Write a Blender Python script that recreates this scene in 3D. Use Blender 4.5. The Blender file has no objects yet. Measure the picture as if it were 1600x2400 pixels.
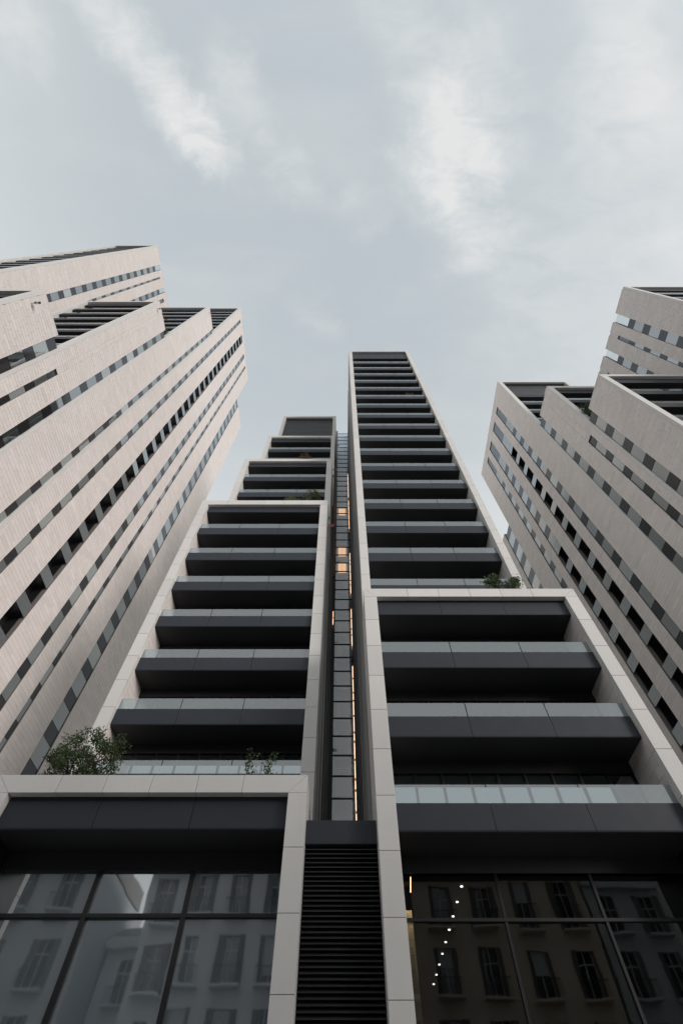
import bpy, bmesh, math, random
import numpy as np
from mathutils import Vector

R = math.radians
random.seed(7)
rng = np.random.default_rng(7)
S = bpy.context.scene
COL = S.collection

# ------------------------------------------------------------------ camera
CAM_Z = 1.6
F_PX, PITCH = 1120.0, R(58.3)
cam_d = bpy.data.cameras.new('camera')
cam_d.sensor_fit = 'HORIZONTAL'
cam_d.sensor_width = 36.0
cam_d.lens = 36.0 * F_PX / 1600.0
cam_d.clip_start = 0.1
cam_d.clip_end = 5000.0
cam = bpy.data.objects.new('camera', cam_d)
cam.location = (0, 0, CAM_Z)
cam.rotation_euler = (R(90) + PITCH, 0, 0)
COL.objects.link(cam)
S.camera = cam

# ------------------------------------------------------------------ light
SUN_EL, SUN_AZ = R(12.5), R(130)          # azimuth measured from +Y towards +X
sd = Vector((math.sin(SUN_AZ) * math.cos(SUN_EL), math.cos(SUN_AZ) * math.cos(SUN_EL), math.sin(SUN_EL)))
sun_d = bpy.data.lights.new('sun', 'SUN')
sun_d.energy = 1.6
sun_d.angle = R(22)
sun_d.color = (1.0, 0.91, 0.86)
sun = bpy.data.objects.new('sun', sun_d)
sun.rotation_euler = (-sd).to_track_quat('-Z', 'Y').to_euler()
sun.location = (40, -60, 80)
COL.objects.link(sun)

S.view_settings.view_transform = 'Standard'
S.view_settings.look = 'None'
S.view_settings.exposure = 0.35
S.view_settings.gamma = 1.0
S.view_settings.use_curve_mapping = False
S.cycles.use_denoising = True
S.cycles.max_bounces = 8
S.cycles.glossy_bounces = 5
S.cycles.transparent_max_bounces = 24
S.cycles.sample_clamp_indirect = 4.0

# ------------------------------------------------------------------ sky
def build_sky():
    w = bpy.data.worlds.new('World')
    S.world = w
    w.use_nodes = True
    nt = w.node_tree
    N, L = nt.nodes, nt.links
    for n in list(N):
        N.remove(n)
    out = N.new('ShaderNodeOutputWorld')
    bg = N.new('ShaderNodeBackground')
    bg.inputs['Strength'].default_value = 0.1
    L.new(bg.outputs[0], out.inputs[0])
    sky = N.new('ShaderNodeTexSky')
    sky.sky_type = 'NISHITA'
    sky.sun_disc = False
    sky.sun_elevation = SUN_EL
    sky.sun_rotation = SUN_AZ
    sky.dust_density = 2.0
    tc = N.new('ShaderNodeTexCoord')
    sep = N.new('ShaderNodeSeparateXYZ')
    L.new(tc.outputs['Generated'], sep.inputs[0])

    def math_n(op, a, b=None, clamp=False):
        m = N.new('ShaderNodeMath')
        m.operation = op
        m.use_clamp = clamp
        for i, v in enumerate((a, b)):
            if v is None:
                continue
            if isinstance(v, (int, float)):
                m.inputs[i].default_value = v
            else:
                L.new(v, m.inputs[i])
        return m.outputs[0]
    zc = math_n('MAXIMUM', sep.outputs['Z'], 0.06)
    comb = N.new('ShaderNodeCombineXYZ')
    L.new(math_n('DIVIDE', sep.outputs['X'], zc), comb.inputs[0])
    L.new(math_n('DIVIDE', sep.outputs['Y'], zc), comb.inputs[1])
    plane = comb.outputs[0]                      # position on the flat cloud deck

    def noise(scale, detail, rough, dist=0.0, vec=plane):
        n = N.new('ShaderNodeTexNoise')
        n.inputs['Scale'].default_value = scale
        n.inputs['Detail'].default_value = detail
        n.inputs['Roughness'].default_value = rough
        n.inputs['Distortion'].default_value = dist
        L.new(vec, n.inputs['Vector'])
        return n.outputs['Fac']

    def ramp(v, a, b):
        m = N.new('ShaderNodeMapRange')
        m.interpolation_type = 'SMOOTHSTEP'
        m.inputs['From Min'].default_value = a
        m.inputs['From Max'].default_value = b
        L.new(v, m.inputs['Value'])
        return m.outputs[0]
    # ragged edges: displace the deck position by noise before measuring the patches
    nz = N.new('ShaderNodeTexNoise')
    nz.inputs['Scale'].default_value = 7.0
    nz.inputs['Detail'].default_value = 6.0
    nz.inputs['Roughness'].default_value = 0.62
    L.new(plane, nz.inputs['Vector'])
    sub = N.new('ShaderNodeVectorMath'); sub.operation = 'SUBTRACT'
    L.new(nz.outputs['Color'], sub.inputs[0]); sub.inputs[1].default_value = (0.5, 0.5, 0.5)
    sca = N.new('ShaderNodeVectorMath'); sca.operation = 'SCALE'
    L.new(sub.outputs[0], sca.inputs[0]); sca.inputs['Scale'].default_value = 0.20
    add = N.new('ShaderNodeVectorMath'); add.operation = 'ADD'
    L.new(plane, add.inputs[0]); L.new(sca.outputs[0], add.inputs[1])
    warped = add.outputs[0]
    total = None
    # wisps of cirrus: centre on the deck, half length, half width, bearing, weight
    for cx, cy, hl, hw, ang, wt in CLOUDS:
        mp = N.new('ShaderNodeMapping')
        mp.vector_type = 'TEXTURE'
        mp.inputs['Location'].default_value = (cx, cy, 0)
        mp.inputs['Rotation'].default_value = (0, 0, ang)
        mp.inputs['Scale'].default_value = (hl, hw, 1)
        L.new(warped, mp.inputs['Vector'])
        ln = N.new('ShaderNodeVectorMath'); ln.operation = 'LENGTH'
        L.new(mp.outputs[0], ln.inputs[0])
        fall = N.new('ShaderNodeMapRange')
        fall.interpolation_type = 'SMOOTHSTEP'
        fall.inputs['From Min'].default_value = 1.7
        fall.inputs['From Max'].default_value = 0.0
        L.new(ln.outputs['Value'], fall.inputs['Value'])
        t = math_n('MULTIPLY', fall.outputs[0], wt)
        total = t if total is None else math_n('ADD', total, t)
    streak = N.new('ShaderNodeMapping')
    streak.inputs['Rotation'].default_value = (0, 0, R(25))
    streak.inputs['Scale'].default_value = (1.0, 2.2, 1.0)
    L.new(plane, streak.inputs['Vector'])
    fine = noise(9.0, 7.0, 0.62, 0.6, streak.outputs[0])
    wide = noise(2.3, 5.0, 0.55, 0.3, streak.outputs[0])
    patches = math_n('MULTIPLY', total, ramp(fine, 0.05, 0.85))
    veil = math_n('MULTIPLY', ramp(wide, 0.42, 0.8), 0.30)
    haze = math_n('MULTIPLY', math_n('SUBTRACT', 1.0, ramp(sep.outputs['Z'], 0.70, 1.0)), 0.85)   # air pales towards the horizon
    cloud = math_n('MINIMUM', math_n('ADD', math_n('ADD', patches, veil), haze), 1.0)
    # thin high overcast softens the blue of the clear sky
    mix1 = N.new('ShaderNodeMixRGB')
    mix1.inputs['Fac'].default_value = 0.55
    L.new(sky.outputs[0], mix1.inputs[1])
    mix1.inputs[2].default_value = (6.7, 7.3, 7.45, 1)
    mix2 = N.new('ShaderNodeMixRGB')
    L.new(cloud, mix2.inputs['Fac'])
    L.new(mix1.outputs[0], mix2.inputs[1])
    mix2.inputs[2].default_value = (6.1, 6.2, 6.2, 1)
    L.new(mix2.outputs[0], bg.inputs['Color'])

CLOUDS = [(-0.320, -0.215, 0.135, 0.042, R(52), 0.95),
          (-0.235, -0.125, 0.080, 0.034, R(58), 0.95),
          (-0.170, -0.175, 0.070, 0.036, R(70), 0.55),
          (-0.100, -0.065, 0.080, 0.036, R(30), 0.55),
          (0.195, -0.150, 0.105, 0.085, R(75), 0.85),
          (0.185, -0.060, 0.110, 0.070, R(75), 0.80),
          (0.235, 0.010, 0.080, 0.050, R(60), 0.60),
          (0.330, 0.080, 0.200, 0.100, R(50), 0.35),
          (0.085, -0.245, 0.090, 0.045, R(35), 0.50),
          (0.440, -0.190, 0.150, 0.060, R(75), 0.45),
          (0.045, -0.012, 0.060, 0.030, R(-30), 0.40),
          (-0.490, -0.227, 0.050, 0.030, R(50), 0.45),
          (-0.050, 0.165, 0.070, 0.030, R(40), 0.35),
          (0.520, 0.000, 0.300, 0.180, R(60), 0.35)]
build_sky()

# ------------------------------------------------------------------ materials
MATS = {}

def mat(name, color, rough=0.6, metal=0.0, var=0.0, vscale=0.35, fine=0.0, fscale=14.0, rand=0.0,
        streak=0.0, bump=0.0, bscale=40.0, ior=1.5, emit=None, estr=0.0, tone_attr=False, coat=0.0, alpha=None, rvar=0.0):
    m = bpy.data.materials.new(name)
    m.use_nodes = True
    nt = m.node_tree
    N, L = nt.nodes, nt.links
    b = N['Principled BSDF']
    b.inputs['Base Color'].default_value = (*color, 1)
    b.inputs['Roughness'].default_value = rough
    b.inputs['Metallic'].default_value = metal
    b.inputs['IOR'].default_value = ior
    if emit:
        b.inputs['Emission Color'].default_value = (*emit, 1)
        b.inputs['Emission Strength'].default_value = estr
    geo = N.new('ShaderNodeNewGeometry')
    fac = None

    def addf(sock, amount, center=0.5):
        nonlocal fac
        s = N.new('ShaderNodeMath'); s.operation = 'SUBTRACT'
        L.new(sock, s.inputs[0]); s.inputs[1].default_value = center
        k = N.new('ShaderNodeMath'); k.operation = 'MULTIPLY_ADD'
        L.new(s.outputs[0], k.inputs[0]); k.inputs[1].default_value = amount
        if fac is None:
            k.inputs[2].default_value = 1.0
        else:
            L.new(fac, k.inputs[2])
        fac = k.outputs[0]

    def nz(scale, det, vec=None, rough_=0.55):
        n = N.new('ShaderNodeTexNoise')
        n.inputs['Scale'].default_value = scale
        n.inputs['Detail'].default_value = det
        n.inputs['Roughness'].default_value = rough_
        L.new(vec or geo.outputs['Position'], n.inputs['Vector'])
        return n.outputs['Fac']
    if var:
        addf(nz(vscale, 5), var * 2)
    if fine:
        addf(nz(fscale, 3), fine * 2)
    if streak:
        mp = N.new('ShaderNodeMapping')
        mp.inputs['Scale'].default_value = (1.6, 1.6, 0.07)
        L.new(geo.outputs['Position'], mp.inputs['Vector'])
        addf(nz(1.0, 6, mp.outputs[0], 0.65), streak * 2)
    if rand:
        oi = N.new('ShaderNodeObjectInfo')
        addf(oi.outputs['Random'], rand * 2)
    if tone_attr:
        at = N.new('ShaderNodeAttribute'); at.attribute_name = 'tone'
        addf(at.outputs['Fac'], 1.0, 0.0)
    if fac is not None:
        mx = N.new('ShaderNodeVectorMath'); mx.operation = 'SCALE'
        mx.inputs[0].default_value = color
        L.new(fac, mx.inputs['Scale'])
        L.new(mx.outputs[0], b.inputs['Base Color'])
    if rvar:
        rr = N.new('ShaderNodeMapRange')
        rr.inputs['To Min'].default_value = max(0.0, rough - rvar)
        rr.inputs['To Max'].default_value = rough + rvar
        L.new(nz(1.7, 4), rr.inputs['Value'])
        L.new(rr.outputs[0], b.inputs['Roughness'])
    if bump:
        bp = N.new('ShaderNodeBump')
        bp.inputs['Strength'].default_value = bump
        bp.inputs['Distance'].default_value = 0.02
        L.new(nz(bscale, 4), bp.inputs['Height'])
        L.new(bp.outputs[0], b.inputs['Normal'])
    MATS[name] = m
    return m

def glass_mat(name, tint, trans, ior, film=0.0, film_col=(0.5, 0.55, 0.58), rough=0.01, wave=0.0, f0=0.0):
    """thin architectural glass: fresnel mirror over partly see-through pane with a faint film"""
    m = bpy.data.materials.new(name)
    m.use_nodes = True
    nt = m.node_tree
    N, L = nt.nodes, nt.links
    for n in list(N):
        N.remove(n)
    out = N.new('ShaderNodeOutputMaterial')
    tr = N.new('ShaderNodeBsdfTransparent')
    tr.inputs[0].default_value = (*[t * trans for t in tint], 1)
    gl = N.new('ShaderNodeBsdfGlossy')
    gl.inputs['Color'].default_value = (0.95, 0.98, 1.0, 1)
    gl.inputs['Roughness'].default_value = rough
    df = N.new('ShaderNodeBsdfDiffuse')
    df.inputs[0].default_value = (*film_col, 1)
    fr = N.new('ShaderNodeFresnel')
    fr.inputs['IOR'].default_value = ior
    m1 = N.new('ShaderNodeMixShader'); m1.inputs[0].default_value = film
    L.new(tr.outputs[0], m1.inputs[1]); L.new(df.outputs[0], m1.inputs[2])
    m2 = N.new('ShaderNodeMixShader')
    k = N.new('ShaderNodeMath'); k.operation = 'MULTIPLY_ADD'
    L.new(fr.outputs[0], k.inputs[0]); k.inputs[1].default_value = 1 - f0; k.inputs[2].default_value = f0
    gb = N.new('ShaderNodeNewGeometry')          # only the outer face mirrors; the inner face lets light out
    inv = N.new('ShaderNodeMath'); inv.operation = 'SUBTRACT'; inv.inputs[0].default_value = 1.0
    L.new(gb.outputs['Backfacing'], inv.inputs[1])
    kk = N.new('ShaderNodeMath'); kk.operation = 'MULTIPLY'
    L.new(k.outputs[0], kk.inputs[0]); L.new(inv.outputs[0], kk.inputs[1])
    L.new(kk.outputs[0], m2.inputs[0]); L.new(m1.outputs[0], m2.inputs[1]); L.new(gl.outputs[0], m2.inputs[2])
    if wave:
        geo = N.new('ShaderNodeNewGeometry')
        n = N.new('ShaderNodeTexNoise'); n.inputs['Scale'].default_value = 0.8; n.inputs['Detail'].default_value = 1.5
        L.new(geo.outputs['Position'], n.inputs['Vector'])
        bp = N.new('ShaderNodeBump'); bp.inputs['Strength'].default_value = wave; bp.inputs['Distance'].default_value = 0.05
        L.new(n.outputs['Fac'], bp.inputs['Height'])
        L.new(bp.outputs[0], gl.inputs['Normal'])
    L.new(m2.outputs[0], out.inputs[0])
    MATS[name] = m
    return m

def mirror_mat(name, base, f0, rand=0.3, rough=0.02, wave=0.0, tint=(0.92, 0.97, 1.0)):
    """coated glazing: dark room behind, strong reflection that rises towards grazing view"""
    m = bpy.data.materials.new(name)
    m.use_nodes = True
    nt = m.node_tree
    N, L = nt.nodes, nt.links
    for n in list(N):
        N.remove(n)
    out = N.new('ShaderNodeOutputMaterial')
    df = N.new('ShaderNodeBsdfDiffuse')
    oi = N.new('ShaderNodeObjectInfo')
    mr = N.new('ShaderNodeMapRange')
    mr.inputs['To Min'].default_value = 1 - rand; mr.inputs['To Max'].default_value = 1 + rand
    L.new(oi.outputs['Random'], mr.inputs['Value'])
    sc_ = N.new('ShaderNodeVectorMath'); sc_.operation = 'SCALE'; sc_.inputs[0].default_value = base
    L.new(mr.outputs[0], sc_.inputs['Scale']); L.new(sc_.outputs[0], df.inputs[0])
    gl = N.new('ShaderNodeBsdfGlossy'); gl.inputs['Color'].default_value = (*tint, 1); gl.inputs['Roughness'].default_value = rough
    fr = N.new('ShaderNodeFresnel'); fr.inputs['IOR'].default_value = 1.45
    k = N.new('ShaderNodeMath'); k.operation = 'MULTIPLY_ADD'
    L.new(fr.outputs[0], k.inputs[0]); k.inputs[1].default_value = 1 - f0; k.inputs[2].default_value = f0
    if wave:
        geo = N.new('ShaderNodeNewGeometry')
        n = N.new('ShaderNodeTexNoise'); n.inputs['Scale'].default_value = 0.7; n.inputs['Detail'].default_value = 1.5
        L.new(geo.outputs['Position'], n.inputs['Vector'])
        bp = N.new('ShaderNodeBump'); bp.inputs['Strength'].default_value = wave; bp.inputs['Distance'].default_value = 0.05
        L.new(n.outputs['Fac'], bp.inputs['Height']); L.new(bp.outputs[0], gl.inputs['Normal'])
    ms = N.new('ShaderNodeMixShader')
    L.new(k.outputs[0], ms.inputs[0]); L.new(df.outputs[0], ms.inputs[1]); L.new(gl.outputs[0], ms.inputs[2])
    L.new(ms.outputs[0], out.inputs[0])
    MATS[name] = m

mat('frame_stone', (0.665, 0.66, 0.645), 0.62, var=0.06, vscale=0.5, fine=0.03, rand=0.035, streak=0.04, bump=0.05)
mat('tile_stone', (0.725, 0.682, 0.660), 0.7, var=0.035, vscale=0.16, fine=0.03, rand=0.0, streak=0.025, tone_attr=True, bump=0.06)
mat('joint', (0.16, 0.15, 0.145), 0.9)
mat('fascia', (0.018, 0.024, 0.035), 0.62, var=0.05, fine=0.08, fscale=60, rand=0.05, bump=0.08, bscale=90, rvar=0.08)
mat('soffit', (0.026, 0.027, 0.029), 0.6, var=0.1)
mat('black_metal', (0.010, 0.011, 0.012), 0.5, rand=0.1)
mat('louvre_metal', (0.016, 0.017, 0.019), 0.5, rand=0.15)
mat('dark_metal', (0.035, 0.038, 0.042), 0.42, rand=0.12, var=0.1)
mat('grey_metal', (0.34, 0.34, 0.33), 0.45, metal=0.2, rand=0.12, streak=0.1)
mat('steel', (0.45, 0.47, 0.48), 0.35, metal=0.6)
mat('interior', (0.035, 0.035, 0.036), 0.8, var=0.2)
mat('ceiling_dark', (0.02, 0.02, 0.021), 0.7)
mat('roof', (0.22, 0.22, 0.21), 0.9, var=0.1)
mat('mullion', (0.012, 0.0135, 0.015), 0.4)
mat('grille', (0.10, 0.105, 0.112), 0.5, rand=0.06)
mirror_mat('glazing', (0.03, 0.038, 0.042), 0.40)
mirror_mat('pane', (0.05, 0.06, 0.06), 0.34, rand=0.6, wave=0.05)
mirror_mat('pane_blind', (0.24, 0.27, 0.26), 0.28, rand=0.4, wave=0.05)
mirror_mat('tinted_pane', (0.03, 0.035, 0.042), 0.12, rand=0.3, rough=0.04, tint=(0.85, 0.92, 1.0))
mirror_mat('spandrel', (0.022, 0.020, 0.020), 0.03, rand=0.3, rough=0.08, tint=(0.85, 0.92, 1.0))
mat('shaft_wall', (0.42, 0.47, 0.52), 0.7, var=0.1, vscale=0.6)
mat('shaft_door', (0.72, 0.74, 0.78), 0.45, rand=0.1)
mat('shaft_trim', (0.92, 0.94, 0.96), 0.5)
mat('lit_door', (0.5, 0.4, 0.3), 0.5, emit=(1.0, 0.52, 0.24), estr=1.15)
mat('led', (0.8, 0.6, 0.4), 0.5, emit=(1.0, 0.66, 0.44), estr=1.9)
mat('led_warm', (0.8, 0.6, 0.4), 0.5, emit=(1.0, 0.55, 0.22), estr=9.0)
mat('downlight', (0.9, 0.85, 0.75), 0.5, emit=(1.0, 0.86, 0.68), estr=9.0)
mat('red_glass', (0.55, 0.03, 0.04), 0.25, ior=1.5)
mat('lobby_stone', (0.46, 0.40, 0.34), 0.6, rand=0.1, var=0.08)
mat('lobby_blind', (0.22, 0.25, 0.265), 0.8, var=0.12, vscale=0.4)
mat('bark', (0.055, 0.042, 0.032), 0.9, var=0.3, vscale=6)
mat('soil', (0.04, 0.03, 0.022), 0.95)
mat('asphalt', (0.085, 0.085, 0.088), 0.9, var=0.2, fine=0.2)
mat('paving', (0.48, 0.47, 0.45), 0.85, var=0.1, fine=0.05)
mat('kerb', (0.34, 0.33, 0.32), 0.85, var=0.1)
mat('road_paint', (0.75, 0.75, 0.72), 0.7, var=0.1)
mat('earth', (0.20, 0.19, 0.18), 0.95, var=0.15, vscale=0.05)
mat('plaster_cream', (0.56, 0.50, 0.42), 0.85, var=0.08, streak=0.1)
mat('plaster_grey', (0.48, 0.51, 0.54), 0.85, var=0.08, streak=0.1)
mat('plaster_pale', (0.56, 0.59, 0.62), 0.85, var=0.08, streak=0.1)
mirror_mat('house_glass', (0.03, 0.035, 0.04), 0.05)
mat('shutter', (0.10, 0.11, 0.10), 0.6, rand=0.2)
mat('iron', (0.02, 0.02, 0.021), 0.5)
glass_mat('rail_glass', (0.86, 0.95, 0.97), 0.80, 1.5, film=0.09, film_col=(0.50, 0.58, 0.62), f0=0.17)
glass_mat('clear_glass', (0.95, 0.99, 1.0), 0.92, 1.5, film=0.05, film_col=(0.7, 0.75, 0.78))
glass_mat('lobby_glass', (0.60, 0.66, 0.68), 0.75, 1.5, rough=0.02, wave=0.06, f0=0.10)
glass_mat('lobby_glass_hazed', (0.62, 0.70, 0.74), 0.75, 1.5, film=0.40, film_col=(0.34, 0.41, 0.46), rough=0.03, wave=0.05, f0=0.42)  # diffuse film puts the pale haze of the reflection into the pane colour
glass_mat('shaft_glass', (0.93, 0.97, 1.0), 0.92, 1.4, film=0.16, film_col=(0.55, 0.63, 0.74), wave=0.03, f0=0.11)

def leaf_mat(name, c1, c2):
    m = mat(name, c1, 0.6)
    nt = m.node_tree
    N, L = nt.nodes, nt.links
    b = N['Principled BSDF']
    at = N.new('ShaderNodeAttribute'); at.attribute_name = 'tone'
    mx = N.new('ShaderNodeMixRGB')
    mx.inputs[1].default_value = (*c1, 1); mx.inputs[2].default_value = (*c2, 1)
    L.new(at.outputs['Fac'], mx.inputs['Fac'])
    L.new(mx.outputs[0], b.inputs['Base Color'])
    tl = N.new('ShaderNodeBsdfTranslucent')
    L.new(mx.outputs[0], tl.inputs['Color'])
    ms = N.new('ShaderNodeMixShader'); ms.inputs[0].default_value = 0.3
    out = [n for n in N if n.type == 'OUTPUT_MATERIAL'][0]
    L.new(b.outputs[0], ms.inputs[1]); L.new(tl.outputs[0], ms.inputs[2])
    L.new(ms.outputs[0], out.inputs[0])
leaf_mat('leaf', (0.035, 0.065, 0.028), (0.10, 0.15, 0.055))
leaf_mat('leaf_light', (0.06, 0.085, 0.035), (0.17, 0.20, 0.08))
leaf_mat('leaf_dry', (0.10, 0.075, 0.05), (0.22, 0.16, 0.11))

# ------------------------------------------------------------------ building blocks
WPOS = {}

def link(o, parent, wpos):
    COL.objects.link(o)
    wpos = Vector(wpos)
    WPOS[o.name] = wpos
    if parent is not None:
        o.parent = parent
        o.location = wpos - WPOS[parent.name]
    else:
        o.location = wpos
    return o

def thing(name, label, cat, loc, group=None, kind=None):
    o = bpy.data.objects.new(name, None)
    o.empty_display_size = 0.5
    link(o, None, loc)
    o['label'] = label
    o['category'] = cat
    if group: o['group'] = group
    if kind: o['kind'] = kind
    return o

def part_empty(name, parent, loc):
    o = bpy.data.objects.new(name, None)
    o.empty_display_size = 0.2
    return link(o, parent, loc)

BOXES = {}

def box_mesh(dx, dy, dz, m, bevel=0.0):
    k = (round(dx, 3), round(dy, 3), round(dz, 3), m, bevel)
    if k in BOXES:
        return BOXES[k]
    me = bpy.data.meshes.new('block')
    bm = bmesh.new()
    bmesh.ops.create_cube(bm, size=1.0)
    bmesh.ops.scale(bm, vec=(dx, dy, dz), verts=bm.verts)
    if bevel:
        bmesh.ops.bevel(bm, geom=bm.edges[:], offset=bevel, segments=1, affect='EDGES')
    bm.to_mesh(me); bm.free()
    me.materials.append(MATS[m])
    BOXES[k] = me
    return me

def box(name, parent, m, x0, x1, y0, y1, z0, z1, bevel=0.0):
    me = box_mesh(abs(x1 - x0), abs(y1 - y0), abs(z1 - z0), m, bevel)
    o = bpy.data.objects.new(name, me)
    return link(o, parent, ((x0 + x1) / 2, (y0 + y1) / 2, (z0 + z1) / 2))

def mesh_obj(name, parent, m, verts, faces, origin, tones=None, smooth=False):
    me = bpy.data.meshes.new(name)
    ox, oy, oz = origin
    me.from_pydata([(v[0] - ox, v[1] - oy, v[2] - oz) for v in verts], [], faces)
    me.materials.append(MATS[m])
    if tones is not None:
        a = me.attributes.new('tone', 'FLOAT', 'FACE')
        a.data.foreach_set('value', np.asarray(tones, dtype=np.float32))
    if smooth:
        me.polygons.foreach_set('use_smooth', [True] * len(me.polygons))
    me.update()
    o = bpy.data.objects.new(name, me)
    return link(o, parent, origin)

BOXF = [(0, 3, 2, 1), (4, 5, 6, 7), (0, 1, 5, 4), (1, 2, 6, 5), (2, 3, 7, 6), (3, 0, 4, 7)]

def boxes_mesh(name, parent, m, bxs, origin, tones=None):
    v, f, t = [], [], []
    for i, (x0, x1, y0, y1, z0, z1) in enumerate(bxs):
        n = len(v)
        v += [(x0, y0, z0), (x1, y0, z0), (x1, y1, z0), (x0, y1, z0), (x0, y0, z1), (x1, y0, z1), (x1, y1, z1), (x0, y1, z1)]
        f += [tuple(n + q for q in fc) for fc in BOXF]
        if tones is not None:
            t += [tones[i]] * 6
    return mesh_obj(name, parent, m, v, f, origin, t if tones is not None else None)

def prism_xz(name, parent, m, poly, y0, y1):
    """polygon in x,z (counter-clockwise seen from -y) pushed from y0 to y1"""
    n = len(poly)
    v = [(x, y0, z) for x, z in poly] + [(x, y1, z) for x, z in poly]
    f = [tuple(range(n)), tuple(range(2 * n - 1, n - 1, -1))]
    for i in range(n):
        j = (i + 1) % n
        f.append((j, i, n + i, n + j))
    cx = sum(p[0] for p in poly) / n; cz = sum(p[1] for p in poly) / n
    return mesh_obj(name, parent, m, v, f, (cx, (y0 + y1) / 2, cz))

def project(p):
    s, c = math.sin(PITCH), math.cos(PITCH)
    x, y, z = p[0], p[1], p[2] - CAM_Z
    d = y * c + z * s
    if d < 0.5:
        return None
    return 800 + F_PX * x / d, 1200 - F_PX * (z * c - y * s) / d, d

# --- stone tile cladding on a wall that faces +x or -x
TILE_W, TILE_H, JOINT = 1.2, 0.385, 0.014

def cladding(parent, x, sgn, rects, keep=300, thick=0.03, org=(0, 0, 0), tw=TILE_W, th=TILE_H):
    """rects: (y0,y1,z0,z1). the tiles that show largest become parts, the rest one joined part"""
    tiles = []
    for (y0, y1, z0, z1) in rects:
        row = int(math.floor(z0 / th))
        z = row * th
        while z < z1 - 0.02:
            a, b = max(z, z0), min(z + th, z1)
            off = (row % 2) * tw * 0.5 + 0.13 * ((row * 7) % 3)
            y = math.floor((y0 - off) / tw) * tw + off
            while y < y1 - 0.02:
                c, d = max(y, y0), min(y + tw, y1)
                if d - c > 0.04 and b - a > 0.04:
                    tiles.append((c + JOINT / 2, d - JOINT / 2, a + JOINT / 2, b - JOINT / 2))
                y += tw
            z += th
            row += 1
    scored = []
    for i, t in enumerate(tiles):
        q = [project((x, yy, zz)) for yy, zz in ((t[0], t[2]), (t[1], t[2]), (t[1], t[3]), (t[0], t[3]))]
        if any(p is None for p in q):
            continue
        cx = sum(p[0] for p in q) / 4; cy = sum(p[1] for p in q) / 4
        if not (0 < cx < 1600 and 0 < cy < 2400):
            continue
        ar = 0.5 * abs(sum(q[k][0] * q[(k + 1) % 4][1] - q[(k + 1) % 4][0] * q[k][1] for k in range(4)))
        scored.append((ar, i))
    scored.sort(reverse=True)
    own = {i for _, i in scored[:keep]}
    rest, tones = [], []
    for i, (c, d, a, b) in enumerate(tiles):
        tone = float(rng.normal(0, 0.03))
        jut = float(rng.uniform(0, 0.004))
        x0, x1 = sorted((x, x + sgn * (thick + jut)))
        if i in own:
            me = tile_mesh(round(x1 - x0, 3), round(d - c, 3), round(b - a, 3), round(tone / 0.03) * 0.03)
            o = bpy.data.objects.new('tile', me)
            link(o, parent, ((x0 + x1) / 2, (c + d) / 2, (a + b) / 2))
        else:
            rest.append((x0, x1, c, d, a, b)); tones.append(tone)
    if rest:
        o = boxes_mesh('cladding', parent, 'tile_stone', rest, org, tones)
        o['kind'] = 'stuff'

TILES = {}

def tile_mesh(dx, dy, dz, tone):
    k = (dx, dy, dz, round(tone, 3))
    if k not in TILES:
        v = [(sx * dx / 2, sy * dy / 2, sz * dz / 2) for sz in (-1, 1) for sx, sy in ((-1, -1), (1, -1), (1, 1), (-1, 1))]
        me = bpy.data.meshes.new('tile')
        me.from_pydata(v, [], BOXF)
        me.materials.append(MATS['tile_stone'])
        a = me.attributes.new('tone', 'FLOAT', 'FACE')
        a.data.foreach_set('value', [tone] * 6)
        TILES[k] = me
    return TILES[k]

H = 3.44          # storey
DZ = CAM_Z        # heights below were taken above the lens

# --- a stone picture-frame round a stack of balconies, facing -y
def stone_frame(tower, yf, x0, x1, w, zt, tb, z0, depth=0.3, panel=1.72, split=True, mat_='frame_stone'):
    """outer x0..x1, post width w, top zt, top beam tb; z0 lowest level"""
    fr = part_empty('stone_frame', tower, ((x0 + x1) / 2, yf, zt))
    g = 0.008
    y1 = yf + depth
    xi0, xi1, zi = x0 + w, x1 - w, zt - tb
    if not split:
        boxes_mesh('stone_border', fr, mat_, [(x0, xi0, yf, y1, z0, zt), (xi1, x1, yf, y1, z0, zt), (xi0, xi1, yf, y1, zi, zt)], ((x0 + x1) / 2, yf, zt))
        return fr
    # posts
    n = 0
    z = zi
    levels = [zi]
    while z > z0 + 0.3:
        z -= panel
        levels.append(max(z, z0))
    for (xa, xb) in ((x0, xi0), (xi1, x1)):
        for a, b in zip(levels[1:], levels[:-1]):
            box('stone_panel', fr, mat_, xa, xb, yf, y1, a + g, b - g, 0.006)
    # mitred corners and beam
    prism_xz('stone_panel', fr, mat_, [(x0, zi), (xi0, zi), (x0, zt)][::1], yf, y1)
    prism_xz('stone_panel', fr, mat_, [(xi1, zi), (x1, zi), (x1, zt)], yf, y1)
    nb = max(1, round((xi1 - xi0) / 1.7))
    for i in range(nb):
        a = xi0 + (xi1 - xi0) * i / nb; b = xi0 + (xi1 - xi0) * (i + 1) / nb
        if i == 0:
            prism_xz('stone_panel', fr, mat_, [(xi0 + g, zi), (b - g, zi), (b - g, zt), (x0 + 2 * g, zt)], yf, y1)
        elif i == nb - 1:
            prism_xz('stone_panel', fr, mat_, [(a + g, zi), (xi1 - g, zi), (x1 - 2 * g, zt), (a + g, zt)], yf, y1)
        else:
            box('stone_panel', fr, mat_, a + g, b - g, yf, y1, zi, zt, 0.006)
    return fr

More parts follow.
